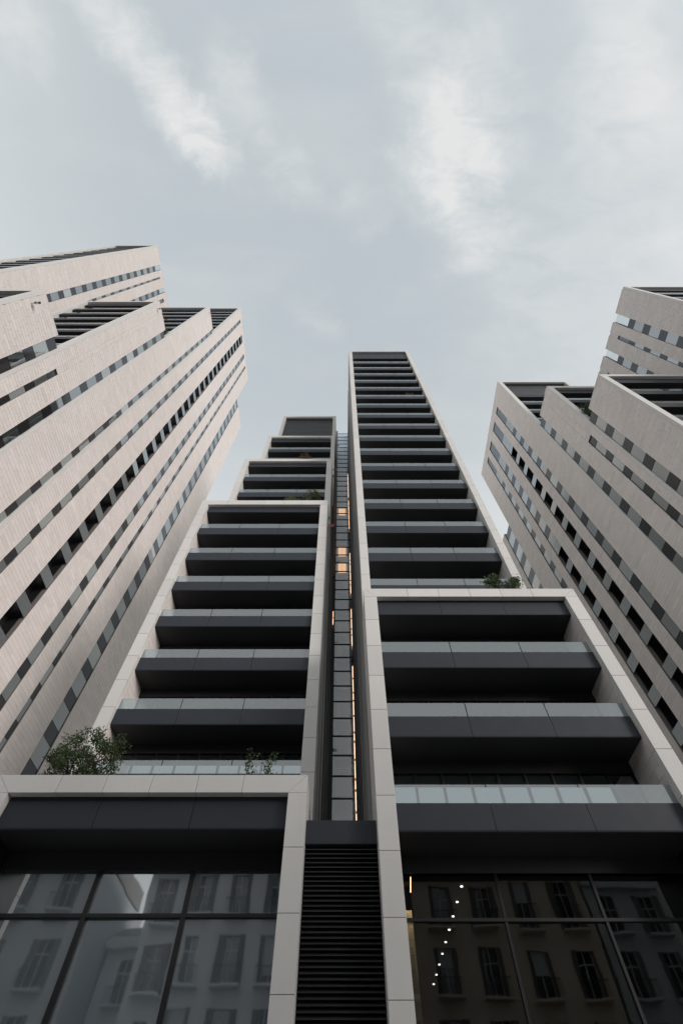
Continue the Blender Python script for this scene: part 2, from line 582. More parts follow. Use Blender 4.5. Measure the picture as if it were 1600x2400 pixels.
def balcony(tower, xi0, xi1, ya, yg, zb, fh=0.93, gh=0.66, n=3, glass=True):
    """dark slab: soffit from the fascia plane ya back to the glazing yg, fascia and glass rail panels"""
    so = box('balcony', tower, 'soffit', xi0 + 0.005, xi1 - 0.005, ya + 0.07, yg, zb + 0.004, zb + 0.45)
    g = 0.009
    wd = xi1 - xi0
    for i in range(n):
        a = xi0 + wd * i / n + (g if i else 0.02); b = xi0 + wd * (i + 1) / n - (g if i < n - 1 else 0.02)
        # fascia with a rounded lower arris
        prof = [(ya + 0.07, zb), (ya + 0.05, zb), (ya + 0.015, zb + 0.018), (ya, zb + 0.06), (ya, zb + fh), (ya + 0.07, zb + fh)]
        k = ('fas', round(b - a, 3), round(fh, 3))
        if k not in BOXES:
            v = [(-(b - a) / 2, y - ya, z - zb) for y, z in prof] + [((b - a) / 2, y - ya, z - zb) for y, z in prof]
            m_ = len(prof)
            f = [tuple(range(m_)), tuple(range(2 * m_ - 1, m_ - 1, -1))]
            for q in range(m_):
                r_ = (q + 1) % m_
                f.append((r_, q, m_ + q, m_ + r_))
            me = bpy.data.meshes.new('fascia_panel')
            me.from_pydata(v, [], f)
            me.materials.append(MATS['fascia'])
            BOXES[k] = me
        o = bpy.data.objects.new('fascia_panel', BOXES[k])
        link(o, so, ((a + b) / 2, ya, zb))
        if glass:
            box('glass_panel', so, 'rail_glass', a + 0.01, b - 0.01, ya + 0.03, ya + 0.045, zb + fh + 0.002, zb + fh + gh)
    return so

def glazing(tower, xi0, xi1, yg, z0, z1, nm, mw=0.09):
    gl = box('window_wall', tower, 'glazing', xi0, xi1, yg, yg + 0.06, z0, z1)
    box('soffit_blackout', gl, 'soffit', xi0, xi1, yg - 0.12, yg - 0.075, z1 - 0.46, z1)  # added black band: blacks out the glazing head like the dark soffit
    for i in range(nm + 1):
        x = xi0 + (xi1 - xi0) * i / nm
        x = min(max(x, xi0 + mw / 2), xi1 - mw / 2)
        box('mullion', gl, 'mullion', x - mw / 2, x + mw / 2, yg - 0.07, yg - 0.002, z0, z1)
    return gl

# ================================================================== setting
def structure(o):
    o['kind'] = 'structure'
    return o
structure(mesh_obj('ground', None, 'earth', [(-2500, -2500, -0.02), (2500, -2500, -0.02), (2500, 2500, -0.02), (-2500, 2500, -0.02)], [(0, 1, 2, 3)], (0, 0, 0)))
structure(box('road', None, 'asphalt', -160, 160, -7, 3.5, -0.015, 0.004))
structure(box('pavement', None, 'paving', -160, 160, 3.8, 60, -0.01, 0.12))
structure(box('kerb', None, 'kerb', -160, 160, 3.5, 3.8, -0.01, 0.13, 0.01))
structure(box('far_pavement', None, 'paving', -160, 160, -9.99, -7.3, -0.01, 0.12))
structure(box('far_kerb', None, 'kerb', -160, 160, -7.3, -7, -0.01, 0.13, 0.01))
rm = boxes_mesh('road_markings', None, 'road_paint', [(-100 + 6 * i, -97 + 6 * i, -1.85, -1.7, 0.006, 0.010) for i in range(34)], (0, 0, 0))
structure(rm)

# ================================================================== right central tower
RT = thing('residential_tower', 'tall slim tower with dark balcony bands in a stone frame, right of the lift shaft', 'tower', (6.5, 28, 0), 'towers with dark balcony bands')
# upper slab
yf, ya, yg = 19.68, 19.98, 21.9
X0, X1, W = 1.26, 11.52, 0.56
Z_T = 85.1 + DZ
stone_frame(RT, yf, X0, X1, W, Z_T, 0.7, 19.0 + DZ)
zb0 = 80.85 + DZ
for k in range(18):
    zb = zb0 - 3.43 * k
    if k == 0:
        balcony(RT, X0 + W, X1 - W, ya, yg, zb, fh=3.45, glass=False)
    else:
        balcony(RT, X0 + W, X1 - W, ya, yg, zb)
box('window_wall', RT, 'glazing', X0 + W, X1 - W, yg, yg + 0.06, 19.0 + DZ, 84.2 + DZ)
for xa, xb in ((X0, X0 + W), (X1 - W, X1)):
    box('side_wall', RT, 'frame_stone', xa, xb, yf + 0.31, 82, 19.0 + DZ, Z_T - 0.02)
box('roof_slab', RT, 'roof', X0 + W + 0.002, X1 - W - 0.002, yf + 0.31, 82, 84.4 + DZ, 85.0 + DZ)
box('core', RT, 'interior', X0 + W + 0.002, X1 - W - 0.002, 36.2, 81.9, 0, 84.3 + DZ)
# lower projecting box
yf, ya, yg = 17.27, 17.6, 19.45
X0, X1, W = 1.205, 12.62, 0.675
ZT = 19.99 + DZ
stone_frame(RT, yf, X0, X1, W, ZT, 0.63, 0.0)
XI0, XI1 = X0 + W, X1 - W
for k in range(4):
    zb = 18.33 - H * k + DZ
    balcony(RT, XI0, XI1, ya, yg if k < 3 else 19.5, zb, glass=(k > 0))
for k in range(3):
    z0 = 18.33 - H * (k + 1) + 0.46 + DZ
    glazing(RT, XI0, XI1, yg, z0, 18.33 - H * k + DZ, 9)
sw = [box('side_wall', RT, 'frame_stone', X0, XI0, yf + 0.31, 19.66, 0, ZT - 0.02),
      box('side_wall', RT, 'joint', XI1 + 0.03, X1, yf + 0.31, 82, 0, ZT - 0.02)]
cladding(sw[1], XI1 + 0.031, -1, [(yf + 0.31, 19.5, 8.05 + DZ, ZT - 0.65)], keep=300, org=(XI1, 19, 8))
box('side_wall', RT, 'frame_stone', 1.26, 1.82, 19.99, 36, 0, 19.0 + DZ)
box('roof_slab', RT, 'roof', X0 + 0.02, X1 - 0.02, yf + 0.31, 22.6, 19.45 + DZ, 19.9 + DZ)
for xa, xb in ((XI0 + 0.003, XI0 + 0.03), (XI1 - 0.03, XI1 - 0.003)):
    box('dark_lining', RT, 'black_metal', xa, xb, 17.68, 19.5, 0.13, 8.0 + DZ)
# right lobby
zc = 8.01 + DZ
lob = part_empty('lobby', RT, (7, 28, 0))
box('ceiling', lob, 'ceiling_dark', XI0, XI1, 19.5, 36, zc, zc + 0.4)
box('back_wall', lob, 'interior', XI0, XI1, 35.8, 36, 0.12, zc)
box('floor', lob, 'interior', XI0, XI1, 19.5, 35.8, 0.13, 0.16)
box('side_wall', lob, 'interior', XI0 - 0.05, XI0, 19.6, 35.8, 0.12, zc)
for i in range(21):
    box('stone_tile', lob, 'lobby_stone', 1.9, 2.36, 19.86, 20.4, 0.15 + i * 0.385, 0.15 + i * 0.385 + 0.375, 0.004)
for i in range(9):
    k = ('dl',)
    if k not in BOXES:
        me = bpy.data.meshes.new('downlight'); bm = bmesh.new()
        bmesh.ops.create_cone(bm, cap_ends=True, segments=16, radius1=0.05, radius2=0.05, depth=0.03)
        bm.to_mesh(me); bm.free(); me.materials.append(MATS['downlight']); BOXES[k] = me
    link(bpy.data.objects.new('downlight', BOXES[k]), lob, (4.58 + 0.01 * i, 21.75 + 1.41 * i, zc - 0.01))
cl = box('wall_washer', lob, 'led_warm', 2.37, 2.40, 19.62, 19.65, 7.05 + DZ, 7.50 + DZ)
cl.rotation_euler = (0, 0.12, 0)
wl = bpy.data.lights.new('wall_washer_light', 'SPOT')
wl.energy = 520; wl.color = (1.0, 0.66, 0.36); wl.spot_size = R(70); wl.spot_blend = 0.9; wl.shadow_soft_size = 0.05
wo = bpy.data.objects.new('wall_washer_light', wl)
wo.rotation_euler = (R(7), 0, 0)
link(wo, lob, (2.2, 19.68, 7.45 + DZ))
gw = part_empty('lobby_window', RT, (7, 19.5, 0))
GX = [XI0, 5.34, 8.60, XI1]
for i in range(3):
    for (z0, z1) in ((0.12, 6.26 + DZ - 0.08), (6.26 + DZ + 0.02, zc)):
        o = box('pane', gw, 'lobby_glass', GX[i] + 0.03, GX[i + 1] - 0.03, 19.50, 19.53, z0, z1)
        o.rotation_euler = (random.gauss(0, 0.004), 0, random.gauss(0, 0.005))
for x in GX[1:3]:
    box('mullion', gw, 'mullion', x - 0.045, x + 0.045, 19.43, 19.56, 0.12, zc)
box('soffit_blackout', gw, 'soffit', XI0 + 0.04, XI1 - 0.04, 19.36, 19.40, zc - 0.5, zc)  # added black band, stands in for the soffit's dark reflection in the glass
box('transom', gw, 'mullion', XI0, XI1, 19.41, 19.58, 6.19 + DZ, 6.28 + DZ)

# ================================================================== left central tower
LT = thing('residential_tower', 'stepped tower of five receding stone frames with dark balconies, left of the lift shaft', 'tower', (-6.5, 28, 0), 'towers with dark balcony bands')
steps = [  # yf, x0, x1, w, zt, beam, z_low
    (17.30, -12.42, -1.225, 0.65, 9.77, 0.62, 0.0 - DZ),
    (21.75, -12.48, -1.227, 0.66, 37.22, 0.72, 10.2),
    (23.95, -11.24, -1.09, 0.60, 50.55, 0.60, 38.0),
    (27.30, -10.70, -0.94, 0.55, 65.5, 0.60, 53.0),
    (30.00, -10.20, -0.98, 0.52, 80.9, 0.62, 66.0)]
for i, (yf, x0, x1, w, zt, tb, zl) in enumerate(steps):
    stone_frame(LT, yf, x0, x1, w, zt + DZ, tb, zl + DZ)
    ynext = steps[i + 1][0] - 0.02 if i < 4 else 81
    for xa, xb in ((x0, x0 + w), (x1 - w, x1)):
        box('side_wall', LT, 'frame_stone', xa, xb, yf + 0.31, 82 if i else ynext, 0 if i == 0 else steps[i - 1][4] - 4.5 + DZ, zt + DZ - 0.02)
    box('roof_slab', LT, 'roof', x0 + 0.02, x1 - 0.02, yf + 0.305, ynext + 0.9, zt - 0.5 + DZ, zt - 0.06 + DZ)
# front box: one deep slab over the lobby
yf, x0, x1, w, zt, tb, zl = steps[0]
A0, A1 = x0 + w, x1 - w
balcony(LT, A0, A1, 17.6, 19.27, 8.08 + DZ, fh=1.06, glass=False)
zc2 = 8.08 + DZ
for xa, xb in ((A0 + 0.003, A0 + 0.03), (A1 - 0.03, A1 - 0.003)):
    box('dark_lining', LT, 'black_metal', xa, xb, 17.68, 19.25, 0.13, zc2 - 0.01)
lob2 = part_empty('lobby', LT, (-7, 24, 0))
box('ceiling', lob2, 'ceiling_dark', A0, A1, 19.27, 30, zc2, zc2 + 0.4)
box('back_wall', lob2, 'lobby_blind', A0, A1, 23.4, 23.5, 0.12, zc2)
box('floor', lob2, 'interior', A0, A1, 19.27, 23.4, 0.13, 0.16)
for xa in (A0 - 0.05, A1):
    box('side_wall', lob2, 'interior', xa, xa + 0.05, 19.4, 23.4, 0.12, zc2)
gw2 = part_empty('lobby_window', LT, (-7, 19.27, 0))
GX2 = [A0, -8.31, -5.10, A1]
for i in range(3):
    for (z0, z1) in ((0.12, 6.29 + DZ - 0.08), (6.29 + DZ + 0.02, zc2)):
        o = box('pane', gw2, 'lobby_glass_hazed', GX2[i] + 0.04, GX2[i + 1] - 0.04, 19.27, 19.30, z0, z1)
        o.rotation_euler = (random.gauss(0, 0.004), 0, random.gauss(0, 0.005))
for x in GX2[1:3]:
    box('mullion', gw2, 'mullion', x - 0.08, x + 0.08, 19.18, 19.33, 0.12, zc2)
box('soffit_blackout', gw2, 'soffit', A0 + 0.04, A1 - 0.04, 19.12, 19.16, zc2 - 0.58, zc2)  # black band added for the dark mirrored soffit above the panes
box('transom', gw2, 'mullion', A0, A1, 19.17, 19.35, 6.22 + DZ, 6.32 + DZ)
# second box
yf, x0, x1, w, zt, tb, zl = steps[1]
B0, B1 = x0 + w, x1 - w
for k in range(8):
    balcony(LT, B0, B1, 22.05, 23.9, 35.68 - 3.442 * k + DZ, fh=(0.82 if k == 0 else 0.93), glass=(k > 0))
for k in range(7):
    glazing(LT, B0, B1, 23.9, 35.68 - 3.442 * (k + 1) + 0.46 + DZ, 35.68 - 3.442 * k + DZ, 9)
tl = box('reveal', LT, 'joint', B0 - 0.02, B0 - 0.002, yf + 0.32, 23.9, 10.4 + DZ, zt - tb + DZ)
cladding(tl, B0 - 0.002, 1, [(yf + 0.32, 23.9, 10.4 + DZ, zt - tb + DZ)], keep=300, org=(B0, 23, 20), thick=0.012)
# third, fourth
yf, x0, x1, w, zt, tb, zl = steps[2]
for k in range(4):
    balcony(LT, x0 + w, x1 - w, 24.25, 26.1, 49.1 - H * k + DZ, fh=(0.85 if k == 0 else 0.93), glass=(k > 0))
box('window_wall', LT, 'glazing', x0 + w, x1 - w, 26.1, 26.16, 37 + DZ, zt - tb + DZ)
yf, x0, x1, w, zt, tb, zl = steps[3]
for k in range(4):
    balcony(LT, x0 + w, x1 - w, 27.6, 29.45, 63.9 - H * k + DZ, fh=(1.0 if k == 0 else 0.93), glass=(k > 0))
box('window_wall', LT, 'glazing', x0 + w, x1 - w, 29.45, 29.5, 52 + DZ, zt - tb + DZ)
# plant-room grille on top
yf, x0, x1, w, zt, tb, zl = steps[4]
gr = box('grille', LT, 'black_metal', x0 + w, x1 - w, 30.75, 30.8, 66 + DZ, zt - tb + DZ)
n = 46
for i in range(n):
    xx = x0 + w + (x1 - x0 - 2 * w) * (i + 0.5) / n
    box('slat', gr, 'grille', xx - 0.045, xx + 0.045, 30.45, 30.62, 72.6 + DZ, zt - tb + DZ - 0.05)
for z in (73.0, 75.4, 77.8, 79.6):
    box('rail', gr, 'grille', x0 + w, x1 - w, 30.63, 30.7, z + DZ, z + 0.16 + DZ)
box('sill', gr, 'fascia', x0 + w, x1 - w, 30.38, 30.72, 71.6 + DZ, 72.5 + DZ)
box('core', LT, 'interior', -9.5, -1.75, 31, 81.8, 0, 64 + DZ)

# ================================================================== lift shaft between the towers
LS = thing('lift_shaft', 'narrow glazed lift shaft with dark transoms and an orange light line between two towers', 'lift shaft', (0.25, 38, 0))
SX0, SX1, SY = -0.72, 1.20, 37.84
bars = []
z = 19.54 - 1.72 * 11
while z < 92.6:
    bars.append(z); z += 1.72
for a, b in zip(bars[:-1], bars[1:]):
    up = a > 76
    box('shaft_pane', LS, 'shaft_glass', SX0, SX1, SY, SY + 0.02, a + 0.05 + DZ, b - 0.05 + DZ)
for i, a in enumerate(bars):
    box('transom', LS, 'mullion', SX0 - 0.15, SX1 + 0.05, SY - 0.06, SY + 0.05, a - 0.05 + DZ, a + 0.05 + DZ)
box('shaft_wall', LS, 'shaft_wall', -1.1, 1.25, 38.75, 39.1, 0, 93.0 + DZ)
box('shaft_side', LS, 'dark_metal', SX0 - 0.35, SX0 - 0.05, 37.7, 38.74, 0, 93.0 + DZ)
box('shaft_side', LS, 'dark_metal', SX1 + 0.06, SX1 + 0.4, 37.9, 38.74, 0, 93.0 + DZ)
for k in range(-4, 17):
    zf = 20.1 + 3.44 * k + DZ
    lit = k in (8, 9, 12)
    dr = box('lift_door', LS, 'lit_door' if lit else 'shaft_door', -0.43, 0.07, 38.66, 38.72, zf, zf + 2.15)
    box('door_leaf', dr, 'lit_door' if lit else 'shaft_door', 0.09, 0.59, 38.66, 38.72, zf, zf + 2.15)
    for (a, b, c, d) in ((-0.50, -0.44, zf, zf + 2.22), (0.60, 0.66, zf, zf + 2.22), (-0.43, 0.59, zf + 2.17, zf + 2.23)):
        box('door_trim', dr, 'shaft_trim', a, b, 38.58, 38.68, c, d)
    box('landing_edge', dr, 'shaft_trim', -0.55, 0.72, 38.45, 38.74, zf - 0.42, zf - 0.32)
    box('landing_slab', dr, 'shaft_wall', -0.7, 1.15, 38.5, 38.74, zf - 0.30, zf - 0.02)
    for xx in (-0.62, 0.95):
        box('guide_rail', dr, 'shaft_trim', xx, xx + 0.035, 38.2, 38.26, zf - 0.6, zf + 2.84)
z = 14.5
i = 0
while z < 73:
    if i not in (13, 14, 19, 20, 27, 28, 29, 30, 37, 44):
        ln = 0.62 if i % 3 == 1 else 1.35
        box('light_segment', LS, 'led', 1.06, 1.11, 37.5, 37.56, z + DZ, z + ln + DZ)
    z += 0.86 if i % 3 == 1 else 1.58
    i += 1
for z in (37.6, 38.7):
    box('light_segment', LS, 'led', -0.95, -0.90, 37.5, 37.56, z + DZ, z + 0.9 + DZ)
# ribbed metal linings of the slot
lin = part_empty('ribbed_lining', LT, (-1.2, 31, 0))
box('lining_sheet', lin, 'dark_metal', -1.224, -1.13, 25.4, 37.6, 0, 50 + DZ)
for i in range(20):
    y = 25.6 + i * 0.62
    box('fin', lin, 'dark_metal' if i % 3 else 'grey_metal', -1.128, -1.04 - 0.02 * (i % 2), y, y + 0.09, 0, (50 if y < 27 else 65 if y < 30 else 80) + DZ)
box('lining_sheet', lin, 'grey_metal', -1.222, -1.16, 22.1, 25.38, 0, 37 + DZ)
for i in range(4):
    y = 22.9 + i * 0.62
    box('fin', lin, 'grey_metal', -1.158, -1.13, y, y + 0.06, 0, 37 + DZ)
lin2 = part_empty('ribbed_lining', RT, (1.2, 31, 0))
box('lining_sheet', lin2, 'grey_metal', 1.225, 1.258, 20.0, 26.4, 20 + DZ, 84.9 + DZ)
box('lining_sheet', lin2, 'dark_metal', 1.226, 1.256, 26.42, 37.4, 0, 84.9 + DZ)
box('lining_sheet', lin2, 'grey_metal', 1.21, 1.255, 20.0, 26.4, 0, 19.9 + DZ)
for i in range(18):
    y = 26.6 + i * 0.6
    box('fin', lin2, 'dark_metal' if i % 3 else 'grey_metal', 1.16, 1.222, y, y + 0.08, 0, 84.8 + DZ)
for i in range(5):
    y = 21.4 + i * 1.0
    box('fin', lin2, 'grey_metal', 1.188, 1.208, y, y + 0.1, 0, 84.8 + DZ)

# ================================================================== black louvre screen
SC = thing('louvre_screen', 'black horizontal louvre screen with plain dark header between two stone posts', 'louvre screen', (0, 18, 0))
box('header_panel', SC, 'fascia', -1.235, 1.225, 17.90, 18.3, 7.78 + DZ, 8.52 + DZ, 0.01)
box('backing', SC, 'black_metal', -1.22, 1.20, 18.16, 18.2, 0, 7.76 + DZ)
z = 7.78 + DZ - 0.02
while z > 3.2:
    # each slat is a shallow blade tipped down at the front
    v = [(-1.225, 17.98, z - 0.125), (1.205, 17.98, z - 0.125), (1.205, 18.15, z - 0.01), (-1.225, 18.15, z - 0.01),
         (-1.225, 17.98, z - 0.105), (1.205, 17.98, z - 0.105), (1.205, 18.15, z + 0.01), (-1.225, 18.15, z + 0.01)]
    mesh_obj('slat', SC, 'louvre_metal', v, BOXF, (0, 18.06, z - 0.06))
    z -= 0.128
for zz in (8.3, 8.0):
    for xx in (-1.25, 1.235):
        box('bolt', SC, 'steel', xx - 0.02, xx + 0.01, 17.95, 18.0, zz + DZ, zz + 0.05 + DZ)

# ================================================================== side towers with window strips
def side_tower(root, X, sgn, sections, strips, fronts, far_x, tile_z0, keep=300, far_keep=True, tilew=TILE_W, tileh=TILE_H, win_z0=0.5, roof_drop=0.0, grille=False):
    """wall plane X facing sgn; sections (y0,y1,top); strips (y0,y1,top,style); fronts (yf,top,zlow,width)"""
    inn = X - sgn * 0.031
    wall = part_empty('stone_wall', root, (X, 0, 0))
    rects = []
    for (y0, y1, zt) in sections:
        if any(abs(y0 - f_[0]) < 0.02 for f_ in fronts):
            y0 += 0.305
        a, b = sorted((inn, X - sgn * 0.45))
        box('wall_slab', wall, 'joint', a, b, y0, y1, 0, zt)
        rects.append((y0, y1, tile_z0, zt))
        # coping
        a, b = sorted((X + sgn * 0.01, X - sgn * 0.47))
        box('coping', wall, 'frame_stone', a, b, y0 - 0.0, y1, zt + 0.003, zt + 0.12)
    cladding(wall, inn, sgn, rects, keep=keep, org=(X, 20, 40), tw=tilew, th=tileh)
    for (y0, y1, zt, style, *ex) in strips:
        zbot = ex[0] if ex else win_z0
        a, b = sorted((X - sgn * 0.30, X - sgn * 0.5))
        deep = style in ('dark', 'darkmix')
        if style == 'turn':
            a, b = sorted((X - sgn * 1.3, X - sgn * 1.5))
        if deep:
            a, b = sorted((X - sgn * 1.3, X - sgn * 1.5))
        st = box('window_strip', root, 'black_metal', a, b, y0, y1, 0, zt)
        if deep or style == 'turn':
            c0, c1 = sorted((X - sgn * 0.46, X - sgn * 1.29))
            box('bay_cheek', st, 'black_metal', c0, c1, y0 - 0.12, y0 - 0.002, 0, zt)
            box('bay_cheek', st, 'black_metal', c0, c1, y1 + 0.002, y1 + 0.12, 0, zt)
            box('bay_head', st, 'black_metal', *sorted((X - sgn * 0.46, X - sgn * 1.29)), y0, y1, zt - 0.1, zt)
        z = zt
        k = 0
        def pane(za, zb, m, nm, ya=y0, yb=y1):
            p0, p1 = sorted((X - sgn * 0.10, X - sgn * 0.15))
            o = box(nm, st, m, p0, p1, ya + 0.015, yb - 0.015, za + 0.02, zb - 0.02)
            o.rotation_euler = (0, random.gauss(0, 0.003), random.gauss(0, 0.004))   # panes never sit quite true
        if style in ('tops', 'turn'):            # narrow dark lights at the head of the strip, then two pale ones
            for j in range(6):
                pane(z - 0.86, z, 'tinted_pane', 'pane'); z -= 0.86
            for j in range(2):
                pane(z - 1.72, z, 'pane', 'pane'); z -= 1.72
        if style == 'darkmix':
            for j in range(6):
                pane(z - 0.86, z, 'tinted_pane', 'pane'); z -= 0.86
            for j in range(2):
                pane(z - 1.72, z, 'pane', 'pane'); z -= 1.72
        if style == 'head':
            pane(z - 2.6, z, 'tinted_pane', 'pane'); z -= 2.6
        while z > zbot:
            if deep or (style == 'turn' and z < 47 + DZ):
                pane(z - 1.25, z, 'pane', 'pane')
            else:
                glass = 'pane_blind' if random.random() < 0.30 else 'pane'
                pane(z - 1.42, z, 'spandrel', 'spandrel_panel')
                pane(z - H, z - 1.42, glass, 'pane')
            z -= H
            k += 1
    # cores
    for (yf, zt, zlow, yend, *fx) in fronts:
        far_x = fx[0] if fx else far_x
        a, b = sorted((X - sgn * 0.6, far_x + sgn * 0.6))
        o0, o1 = sorted((X, far_x))
        stone_frame(root, yf, o0, o1, 0.58, zt, 0.62, 0.0, split=False)
        box('roof_slab', root, 'roof', *sorted((X - sgn * 0.47, far_x + sgn * 0.02)), yf + 0.31, yend, zt - 0.5 - roof_drop, zt - 0.03 - roof_drop)
        box('side_wall', root, 'frame_stone', *sorted((far_x, far_x + sgn * 0.55)), yf + 0.305, yend, 0, zt - 0.02)
        box('window_wall', root, 'glazing', a, b, yf + 2.2, yf + 2.25, max(0, zlow - 6), zt - 0.6)
        zz = zt - 0.62 - 1.2
        if grille and zt == max(f_[1] for f_ in fronts):
            gp = box('grille', root, 'black_metal', a, b, yf + 0.9, yf + 0.95, zt - 6.2, zt - 0.65)
            ng = 60
            for q in range(ng):
                xx = a + (b - a) * (q + 0.5) / ng
                box('slat', gp, 'grille', xx - 0.05, xx + 0.05, yf + 0.55, yf + 0.72, zt - 6.2, zt - 0.66)
            zz = zt - 7.2
        first = True
        while zz > zlow - H:
            so = box('balcony', root, 'soffit', a, b, yf + 0.36, yf + 2.2, zz + 0.004, zz + 0.4)
            box('fascia', so, 'fascia', a + 0.02, b - 0.02, yf + 0.30, yf + 0.355, zz, zz + (1.18 if first else 0.93), 0.01)
            if not first:
                box('glass_rail', so, 'rail_glass', a + 0.04, b - 0.04, yf + 0.31, yf + 0.325, zz + 0.932, zz + 1.5)
            zz -= H
            first = False

# ---- left
LX = -25.0
LTW = thing('stone_tower', 'pale stone stepped tower with slanting window strips filling the left edge', 'tower', (-30, 25, 0), 'stone towers seen side-on')
T1, T2, T3, T4, T5 = 44.0 + DZ, 71.25 + DZ, 97.6 + DZ, 127.5 + DZ, 112.2 + DZ
side_tower(LTW, LX, 1,
    [(5.2, 8.86, T1), (9.85, 11.30, T2), (11.83, 13.65, T2), (14.53, 18.50, T3), (19.2, 21.5, T4), (22.3, 25.1, T4),
     (27.0, 29.8, T4), (30.9, 32.8, T4), (33.5, 36.96, T4), (39.0, 44.3, T5), (11.30, 11.83, T2)][:10],
    [(8.86, 9.85, T1 - 0.45, 'w'), (11.30, 11.83, 42.2 + DZ, 'w'), (13.65, 14.53, T2 - 0.45, 'w'), (18.5, 19.2, T3 - 0.45, 'w'),
     (21.5, 22.3, T4 - 2.2, 'head'), (25.1, 27.0, T4 - 2.2, 'dark'), (29.8, 30.9, T4 - 2.2, 'head'), (32.8, 33.5, T4 - 2.2, 'head'), (36.96, 39.0, T5 - 0.4, 'w')],
    [(5.2, T1, 30 + DZ, 9.8), (9.85, T2, T1 - 2, 14.5), (14.53, T3, T2 - 2, 19.1), (19.2, T4, T3 - 2, 36.9)], -35.2, 8.0)
# heads of the narrow strips and the short strip are closed with stone
heads = part_empty('stone_head', LTW, (LX, 25, 120))
hs = box('wall_slab', heads, 'joint', LX - 0.45, LX - 0.031, 11.30, 11.83, 42.2 + DZ + 0.02, T2)
cladding(hs, LX - 0.031, 1, [(11.30, 11.83, 42.2 + DZ + 0.02, T2)], keep=0, org=(LX, 11, 50))
for (a, b) in ((21.5, 22.3), (25.1, 27.0), (29.8, 30.9), (32.8, 33.5)):
    hs = box('wall_slab', heads, 'joint', LX - 0.45, LX - 0.031, a, b, T4 - 2.18, T4)
    cladding(hs, LX - 0.031, 1, [(a, b, T4 - 2.18, T4)], keep=0, org=(LX, 25, 120))
    box('coping', heads, 'frame_stone', LX - 0.47, LX + 0.01, a, b, T4 + 0.003, T4 + 0.12)
box('core', LTW, 'interior', -34.6, LX - 1.6, 22.3, 36.9, 0, T4 - 1)
box('core', LTW, 'interior', -34.6, LX - 0.52, 37.0, 44.2, 0, T5 - 1)
box('end_wall', LTW, 'frame_stone', -34.6, LX - 0.46, 36.5, 36.95, T5 - 4, T4 - 0.1)

# ---- right
RX = 25.6
RTW = thing('stone_tower', 'grey stone stepped tower with slanting window strips at the right edge', 'tower', (31, 28, 0), 'stone towers seen side-on')
Q2, Q3, Q4, Q5 = 47.7 + DZ, 59.0 + DZ, 78.0 + DZ, 62.1 + DZ
side_tower(RTW, RX, -1,
    [(13.33, 16.88, Q2), (17.95, 19.06, Q3), (19.9, 21.79, Q3), (22.9, 26.55, Q4), (27.75, 29.15, Q4), (30.8, 32.63, Q4), (34.28, 35.6, Q4), (36.7, 40.1, Q4), (42.5, 50, Q5)],
    [(16.88, 17.95, Q2 - 0.45, 'w'), (19.06, 19.9, 46.0 + DZ, 'w'), (21.79, 22.9, Q3 - 0.45, 'w'), (26.55, 27.75, Q4 - 2.0, 'tops'), (29.15, 30.8, Q4 - 2.0, 'darkmix'),
     (32.63, 34.28, Q4 - 2.0, 'turn'), (35.6, 36.7, Q4 - 2.0, 'tops'), (40.1, 42.5, Q5 - 0.6, 'w')],
    [(13.33, Q2, 34 + DZ, 17.9, 35.4), (17.95, Q3, Q2 - 2, 22.8, 35.4), (22.9, Q4, Q3 - 2, 40.0, 36.9)], 36.9, 8.0, grille=True)
heads = part_empty('stone_head', RTW, (RX, 28, 70))
hs = box('wall_slab', heads, 'joint', RX + 0.031, RX + 0.45, 19.06, 19.9, 46.02 + DZ, Q3)
cladding(hs, RX + 0.031, -1, [(19.06, 19.9, 46.02 + DZ, Q3)], keep=0, org=(RX, 19, 50))
for (a, b) in ((26.55, 27.75), (29.15, 30.8), (32.63, 34.28), (35.6, 36.7)):
    hs = box('wall_slab', heads, 'joint', RX + 0.031, RX + 0.45, a, b, Q4 - 1.98, Q4)
    cladding(hs, RX + 0.031, -1, [(a, b, Q4 - 1.98, Q4)], keep=0, org=(RX, 28, 70))
    box('coping', heads, 'frame_stone', RX - 0.01, RX + 0.47, a, b, Q4 + 0.003, Q4 + 0.12)
box('core', RTW, 'interior', RX + 1.6, 36.3, 26, 40, 0, Q4 - 1)
box('core', RTW, 'interior', RX + 0.52, 36.3, 40.2, 49.9, 0, Q5 - 1)

# ---- far left
FX = -38.0
FL = thing('stone_tower', 'high stone tower at the upper left rising behind the nearer stepped one', 'tower', (-43, 14, 0), 'stone towers seen side-on')
TF = 113.0 + DZ
side_tower(FL, FX, 1,
    [(5.0, 8.47, TF), (9.46, 10.64, TF), (11.0, 12.8, TF), (13.76, 14.78, TF), (15.5, 24, TF)],
    [(8.47, 9.46, TF - 3.6, 'w', 40), (10.64, 11.0, TF - 2.2, 'head', 40), (12.8, 13.76, TF - 3.6, 'w', 40), (14.78, 15.5, TF - 2.2, 'head', 40)],
    [(5.0, TF, 20, 23.9)], -47.0, 52, keep=0, roof_drop=3.6)
heads = part_empty('stone_head', FL, (FX, 12, 110))
for (a, b) in ((10.64, 11.0), (14.78, 15.5)):
    hs = box('wall_slab', heads, 'joint', FX - 0.45, FX - 0.031, a, b, TF - 2.18, TF)
    cladding(hs, FX - 0.031, 1, [(a, b, TF - 2.18, TF)], keep=0, org=(FX, 12, 110))
for (a, b) in ((8.47, 9.46), (12.8, 13.76)):
    box('glass_screen', heads, 'clear_glass', FX - 0.26, FX - 0.22, a, b, TF - 3.55, TF - 0.05)

